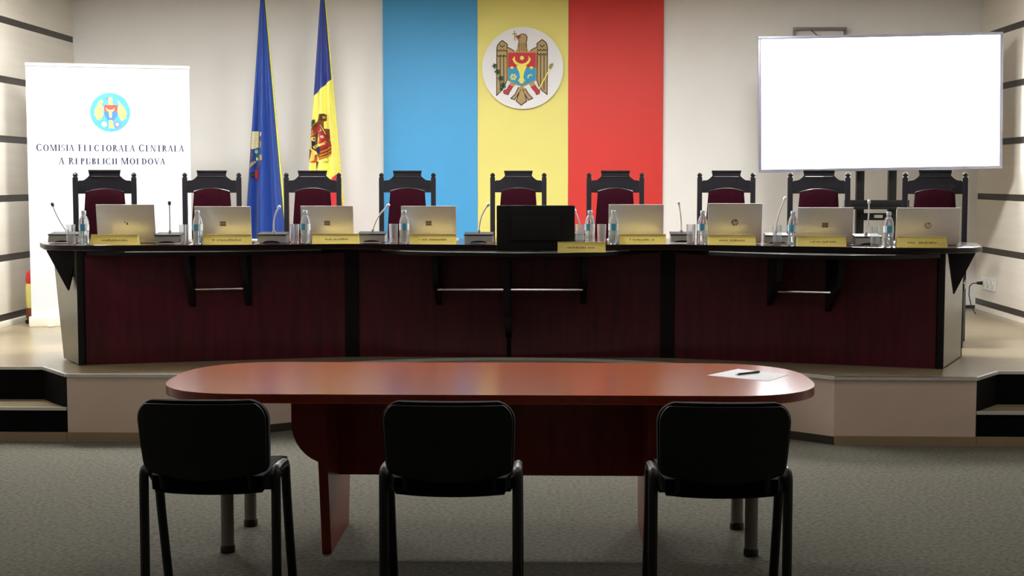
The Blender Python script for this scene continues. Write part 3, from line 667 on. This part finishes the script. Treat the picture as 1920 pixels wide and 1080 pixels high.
MB().tube([(0, .0, .1), (0, .06, .08), (0, .12, .02)], [.03, .026, .03], 10).build('neck', 'black', mo)
MB().lathe([(.13, .001), (.13, .008), (.05, .016)], 28, (0, .24)).build('stand_base', 'dkgrey', mo)

def make_plate(loc, label, rz=0, seed=0):
    t = thing('nameplate', label, 'nameplate', loc, rz, group='gold nameplates along the desk')
    MB().prism([(-.048, 0), (.048, 0), (.004, .062), (-.004, .062)], 'x', -.15, .15, bevel=.0015).build('body', 'gold', t)
    MB().box(-.151, .151, -.008, .008, .0595, .064, bevel=.001).build('top_edge', 'goldedge', t)
    rr = random.Random(seed); mb = MB(); x = -.085+rr.uniform(-.01, .01)
    while x < .085:     # lettering too small to read in the photo: a row of thin worn strokes
        wd = rr.uniform(.003, .008); hh = rr.uniform(.006, .012); z0 = .024
        if rr.random() > .12:
            mb.poly([(x, z0), (x+wd, z0), (x+wd, z0+hh), (x, z0+hh)], 0, lambda u, v: (u, -.048+.044*v/.062-.0008, v))
        x += wd+.003
    mb.build('lettering', 'ink', t, fix=False); return t
PL = [(-2.788, 9.285, WT, .02, 'at the left end of the desk, before the leftmost laptop'), (-2.079, 9.352, WT, .05, 'before the laptop left of the blue flag'), (-1.4045, 9.5, WT, .0, 'before the laptop under the tricolour cloth flag'), (-.766, 9.46, WT, -.02, 'before the laptop under the blue wall board'),
      (.186, 9.215, 1.1405, 0, 'on the lower ledge beside the black monitor'), (.584, 9.48, WT, .0, 'before the laptop under the red wall board'), (1.144, 9.375, WT, -.04, 'before the laptop with the dark round logo'), (1.68, 9.2, WT, -.05, 'before the laptop under the screen\'s left half'), (2.2715, 9.08, WT, -.02, 'at the right end of the desk, before the rightmost laptop')]
for k, (x, y, z, rz, wv) in enumerate(PL): make_plate((x, y, z), 'small gold wedge nameplate '+wv, rz, k)

def make_bottle(loc, label):
    t = thing('water_bottle', label, 'bottle', loc, group='water bottles on the long desk')
    MB().lathe([(.022, .0), (.03, .003), (.0315, .012), (.0315, .05), (.029, .06), (.0315, .07), (.0315, .135), (.03, .15), (.022, .175), (.0135, .188), (.0125, .2)], 20).build('body', 'pet', t)
    MB().lathe([(.02, .002), (.0285, .005), (.0295, .014), (.0295, .05), (.027, .06), (.0295, .07), (.0295, .115)], 18).build('water', 'water', t)
    MB().lathe([(.0145, .193), (.0152, .195), (.0152, .213), (.0135, .216)], 16).build('cap', 'cap', t)
    lb = MB(); n = 24; r = .0322
    for a0, a1, mi in ((0, n, 0),):
        for k in range(n):
            q = [(r*math.cos(2*math.pi*(k+j)/n), r*math.sin(2*math.pi*(k+j)/n)) for j in (0, 1)]
            f = lb.bm.faces.new([lb.bm.verts.new((q[0][0], q[0][1], .088)), lb.bm.verts.new((q[1][0], q[1][1], .088)), lb.bm.verts.new((q[1][0], q[1][1], .13)), lb.bm.verts.new((q[0][0], q[0][1], .13))])
            f.material_index = 1 if (k % 12) in (4, 5, 6, 7) else 0; f.smooth = True
    lb.build('label', ['lwhite', 'lblue'], t); return t
def make_glass(loc, label):
    t = thing('drinking_glass', label, 'glass', loc, group='drinking glasses on the long desk')
    MB().lathe([(.024, 0), (.026, .002), (.0305, .122), (.0305, .124), (.0288, .124), (.025, .012), (.004, .01)], 22).build('tumbler', 'glass', t); return t
BT = [(-2.995, 9.315, 'by the nameplate at the left end'), (-2.271, 9.351, 'left of the second nameplate from the left'), (-1.599, 9.479, 'before the laptop near the tricolour cloth flag'), (-.959, 9.507, 'before the laptop near the blue board'), (.245, 9.476, 'beside the black monitor, before the red board'), (.397, 9.489, 'before the laptop near the red board'), (.967, 9.455, 'left of the laptop with the dark round logo'), (1.516, 9.28, 'left of the laptop under the screen\'s left half'), (2.081, 9.13, 'left of the rightmost laptop')]
GL = [(-3.116, 9.42, 'at the left end of the desk'), (-2.382, 9.437, 'left of the second laptop from the left'), (-1.682, 9.557, 'under the tricolour cloth flag'), (-1.041, 9.617, 'in front of the blue wall board'), (.182, 9.60, 'beside the black monitor'), (.325, 9.60, 'between two bottles in front of the red board'), (.905, 9.573, 'right of the laptop under the red board'), (1.438, 9.407, 'right of the laptop with dark round logo'), (2.02, 9.235, 'left of the rightmost bottle')]
b0 = g0 = None
for x, y, wv in BT:
    lb = 'clear plastic water bottle '+wv
    if b0 is None: b0 = make_bottle((x, y, WT), lb)
    else: dup(b0, (x, y, WT), lb, random.uniform(-.6, .6))
for x, y, wv in GL:
    lb = 'empty clear tall drinking glass '+wv
    if g0 is None: g0 = make_glass((x, y, WT), lb)
    else: dup(g0, (x, y, WT), lb)
def make_mic(loc, label, tip, bend, dark=False, w_=.18):
    t = thing('conference_microphone', label, 'microphone', loc, group='gooseneck microphones on the long desk')
    MB().prism([(-.06, .004), (.07, .004), (.07, .062), (-.045, .05)], 'x', -w_/2, w_/2, bevel=.003).build('console', 'midgrey', t)
    MB().prism([(-.05, .05), (.072, .0625), (.072, .07), (-.05, .0575)], 'x', -w_/2-.003, w_/2+.003, bevel=.002).build('top_plate', 'dkgrey', t)
    arch = [(-.055, .004)]+[(x, .004+z) for x, z in arc(0, 0, .055, .013, 180, 0, 10)][1:-1]+[(.055, .004)]
    MB().prism(arch[::-1], 'y', -.0655, -.05).build('foot_arch', 'black', t)
    p0 = Vector((0, .03, .066)); tp = Vector(tip); md = p0.lerp(tp, .45)+Vector(bend)
    pts = [p0]+[((1-s_)**2)*p0+2*s_*(1-s_)*md+s_*s_*tp for s_ in [k/8 for k in range(1, 9)]]
    MB().lathe([(.011, .06), (.011, .075), (.006, .085)], 12, (0, .03)).build('socket', 'midgrey', t)
    MB().tube(pts, .0048, 8).build('gooseneck', 'steel', t)
    dd = (pts[-1]-pts[-2]).normalized()
    MB().tube([pts[-1], pts[-1]+dd*.006, pts[-1]+dd*.02, pts[-1]+dd*.026], [.006, .0105, .0105, .005], 12).build('capsule', 'dkgrey' if dark else 'steel', t)
MC = [(-3.195, 9.56, (-.07, -.03, .24), (-.03, 0, .03), 1, .2, 'at the left end of the desk'), (-2.4885, 9.47, (.012, -.02, .25), (0, 0, .01), 1, .165, 'between the two leftmost laptops'), (-1.8275, 9.57, (.04, -.02, .225), (-.02, 0, .04), 0, .185, 'in front of the blue cloth flag'), (-1.1885, 9.68, (.1, -.02, .235), (-.03, 0, .02), 0, .178, 'just left of the blue wall board'),
      (-.478, 9.60, (.055, -.02, .24), (-.025, 0, .03), 0, .185, 'left of the black monitor'), (.19, 9.72, (-.035, -.02, .2), (.01, 0, .02), 0, .12, 'behind the bottle beside the black monitor'), (.853, 9.68, (-.02, -.02, .25), (.01, 0, .01), 0, .145, 'right of the red wall board'), (1.447, 9.51, (.045, -.02, .28), (-.02, 0, .01), 0, .145, 'left of the screen\'s lower corner'), (1.9935, 9.34, (.005, -.02, .262), (.012, 0, .02), 0, .165, 'before the screen stand posts')]
for x, y, tip, bend, dark, w_, wv in MC: make_mic((x, y, WT), 'grey microphone console with slim gooseneck '+wv, tip, bend, bool(dark), w_)

# ---------------------------------------------------------------- visitor table
tb = thing('visitor_table', 'long cherry wood meeting table with rounded ends in front of the podium', 'table', (-.27, 6.42, 0))
L2, D2, TZ = 1.4, .525, .725
o = []
for sx, sy, a0 in ((1, 1, 0), (-1, 1, 90), (-1, -1, 180), (1, -1, 270)):
    rx, ry = .42, .47
    for k in range(15):
        a = R(a0+90*k/14); ca, sa = math.cos(a), math.sin(a); e = .86
        o.append((sx*(L2-rx)+rx*math.copysign(abs(ca)**e, ca), sy*(D2-ry)+ry*math.copysign(abs(sa)**e, sa)))
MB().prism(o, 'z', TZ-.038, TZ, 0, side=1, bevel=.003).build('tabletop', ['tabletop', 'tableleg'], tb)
for s_ in (-1, 1):
    x = s_*.69
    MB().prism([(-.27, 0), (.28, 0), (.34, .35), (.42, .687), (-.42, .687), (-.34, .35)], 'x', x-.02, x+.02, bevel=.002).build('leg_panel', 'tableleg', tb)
    wg = [(s_*.71, .687), (s_*.885, .687)]+[(s_*(.715+.17*math.cos(R(a))), .52-.185*math.sin(R(a))) for a in range(0, 91, 10)]
    MB().prism(wg if s_ < 0 else wg[::-1], 'y', .0, .022, bevel=.002).build('wing_bracket', 'tableleg', tb)
    pl = MB().box(s_*1.12-.09, s_*1.12+.09, -.3, .3, .668, .687, bevel=.002).build('mounting_plate', 'dkgrey', tb)
    for y in (-.25, .23):
        lg = MB().tube([(s_*1.12, y, .02), (s_*1.12, y, .68)], .028, 18).build('leg', 'tubegrey', tb)
        MB().lathe([(.028, 0), (.032, .004), (.032, .026), (.028, .032)], 18, (s_*1.12, y)).build('foot', 'black', lg)
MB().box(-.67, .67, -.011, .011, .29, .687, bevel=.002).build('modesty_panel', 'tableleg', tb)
pp = MB(); q = [(-.152, -.0), (.012, -.19), (.158, .0), (.0, .215)]
pp.prism([(.693-.88, 6.513-6.53), (.937-.88, 6.33-6.53), (1.058-.88, 6.541-6.53), (.859-.88, 6.738-6.53)], 'z', 0, .0012)
tag(pp.build('paper_sheet', 'paper', None, (.88, 6.53, TZ)), 'blank white sheet of paper at the right end of the cherry table', 'paper')
pn = thing('pen', 'dark ballpoint pen lying on the white sheet of paper', 'pen', (.882, 6.555, TZ+.0065), math.atan2(.11, .134))
MB().tube([(-.07, 0, 0), (.045, 0, 0)], .0048, 10).build('barrel', 'dkgrey', pn)
MB().tube([(.045, 0, 0), (.07, 0, 0)], [.0052, .0045], 10).build('cap', 'black', pn)
MB().tube([(-.085, 0, 0), (-.07, 0, 0)], [.0012, .0045], 10).build('tip', 'chrome', pn)
MB().box(.03, .068, -.0015, .0015, .0045, .006).build('clip', 'chrome', pn)

# ---------------------------------------------------------------- black visitor chairs
def make_iso(loc, label):
    t = thing('visitor_chair', label, 'chair', loc, group='black visitor chairs at the table')
    def hb(v):      # half-width of the backrest outline
        k = .229+.012*(v-.49)/.33
        if v > .737: k -= .078*(1-math.sqrt(max(0, 1-((v-.737)/.078)**2)))
        if v < .545: k -= .02*(1-math.sqrt(max(0, 1-((.545-v)/.04)**2)))
        return k
    lift = lambda u, v: .04*(u/.23)**2*max(0, (.64-v)/.13)
    place = lambda u, v, t_: (u, -.185-.22*(v-.5)+.55*u*u+t_, v+lift(u, v))
    MB().pillow(hb, .505, .815, .05, place, 24, 22, 10, base=.62).build('backrest', 'blackfab', t)
    MB().pillow(hb, .516, .803, .012, lambda u, v, t_: (u*.97, -.185-.22*(v-.5)+.55*u*u-.03+t_, v+lift(u, v)), 24, 22, 10, base=.7).build('back_shell', 'black', t)
    def sp(u, v, t_): return (u, v, .508-.012*(1-(u/.22)**2)-.008*max(0, (-.02-v)/.15)-.03*max(0, (v-.12)/.2)+t_)
    MB().pillow(lambda v: .22-.02*max(0, (abs(v-.07)-.18)/.07), -.17, .3, .07, sp, 20, 18, 10, base=.75).build('seat', 'blackfab', t)
    MB().pillow(lambda v: .2, -.15, .29, .014, lambda u, v, t_: (u, v, sp(u, v, 0)[2]-.036+t_), 16, 14, 8, base=.7).build('seat_shell', 'black', t)
    for s_ in (-1, 1):
        x = s_*.243
        rear = [(x, -.135, .012), (x, -.132, .36), (x, -.13, .495)]+[(x, -.096+.034*math.cos(R(a)), .505+.034*math.sin(R(a))) for a in range(165, 85, -15)]
        frnt = [(x, .2, .012), (x, .1, .34), (x, .067, .48)]+[(x, .031+.034*math.cos(R(a)), .5+.034*math.sin(R(a))) for a in range(15, 95, 15)]
        lr = MB().tube(rear+[(x, -.04, .539)], .018, 10, flat=1.0).build('leg', 'blackmetal', t)
        lf = MB().tube(frnt+[(x, .01, .535)], .018, 10).build('leg', 'blackmetal', t)
        MB().tube([(x, -.04, .539), (x, .01, .535)], .018, 10).build('seat_rail', 'blackmetal', t)
        for l, y in ((lr, -.135), (lf, .202)): MB().lathe([(.019, 0), (.022, .004), (.021, .03)], 12, (x, y)).build('foot_cap', 'black', l)
        MB().tube([(s_*.16, .05, .468), (s_*.16, -.13, .468), (s_*.16, -.175, .485), (s_*.16, -.2, .54), (s_*.16, -.235, .68)], .011, 8).build('back_support', 'blackmetal', t)
    for y in (-.06, .03): MB().tube([(-.243, y, .52), (-.215, y, .462), (.215, y, .462), (.243, y, .52)], .011, 8).build('cross_bar', 'blackmetal', t)
    return t
iso = None
for x, y, wv in ((-1.25, 5.40, 'at the left end of the cherry table'), (-.367, 5.385, 'at the middle of the cherry table'), (.611, 5.385, 'at the right end of the cherry table, by the paper')):
    lb = 'black padded visitor chair '+wv
    if iso is None: iso = make_iso((x, y, 0), lb)
    else: dup(iso, (x, y, 0), lb)
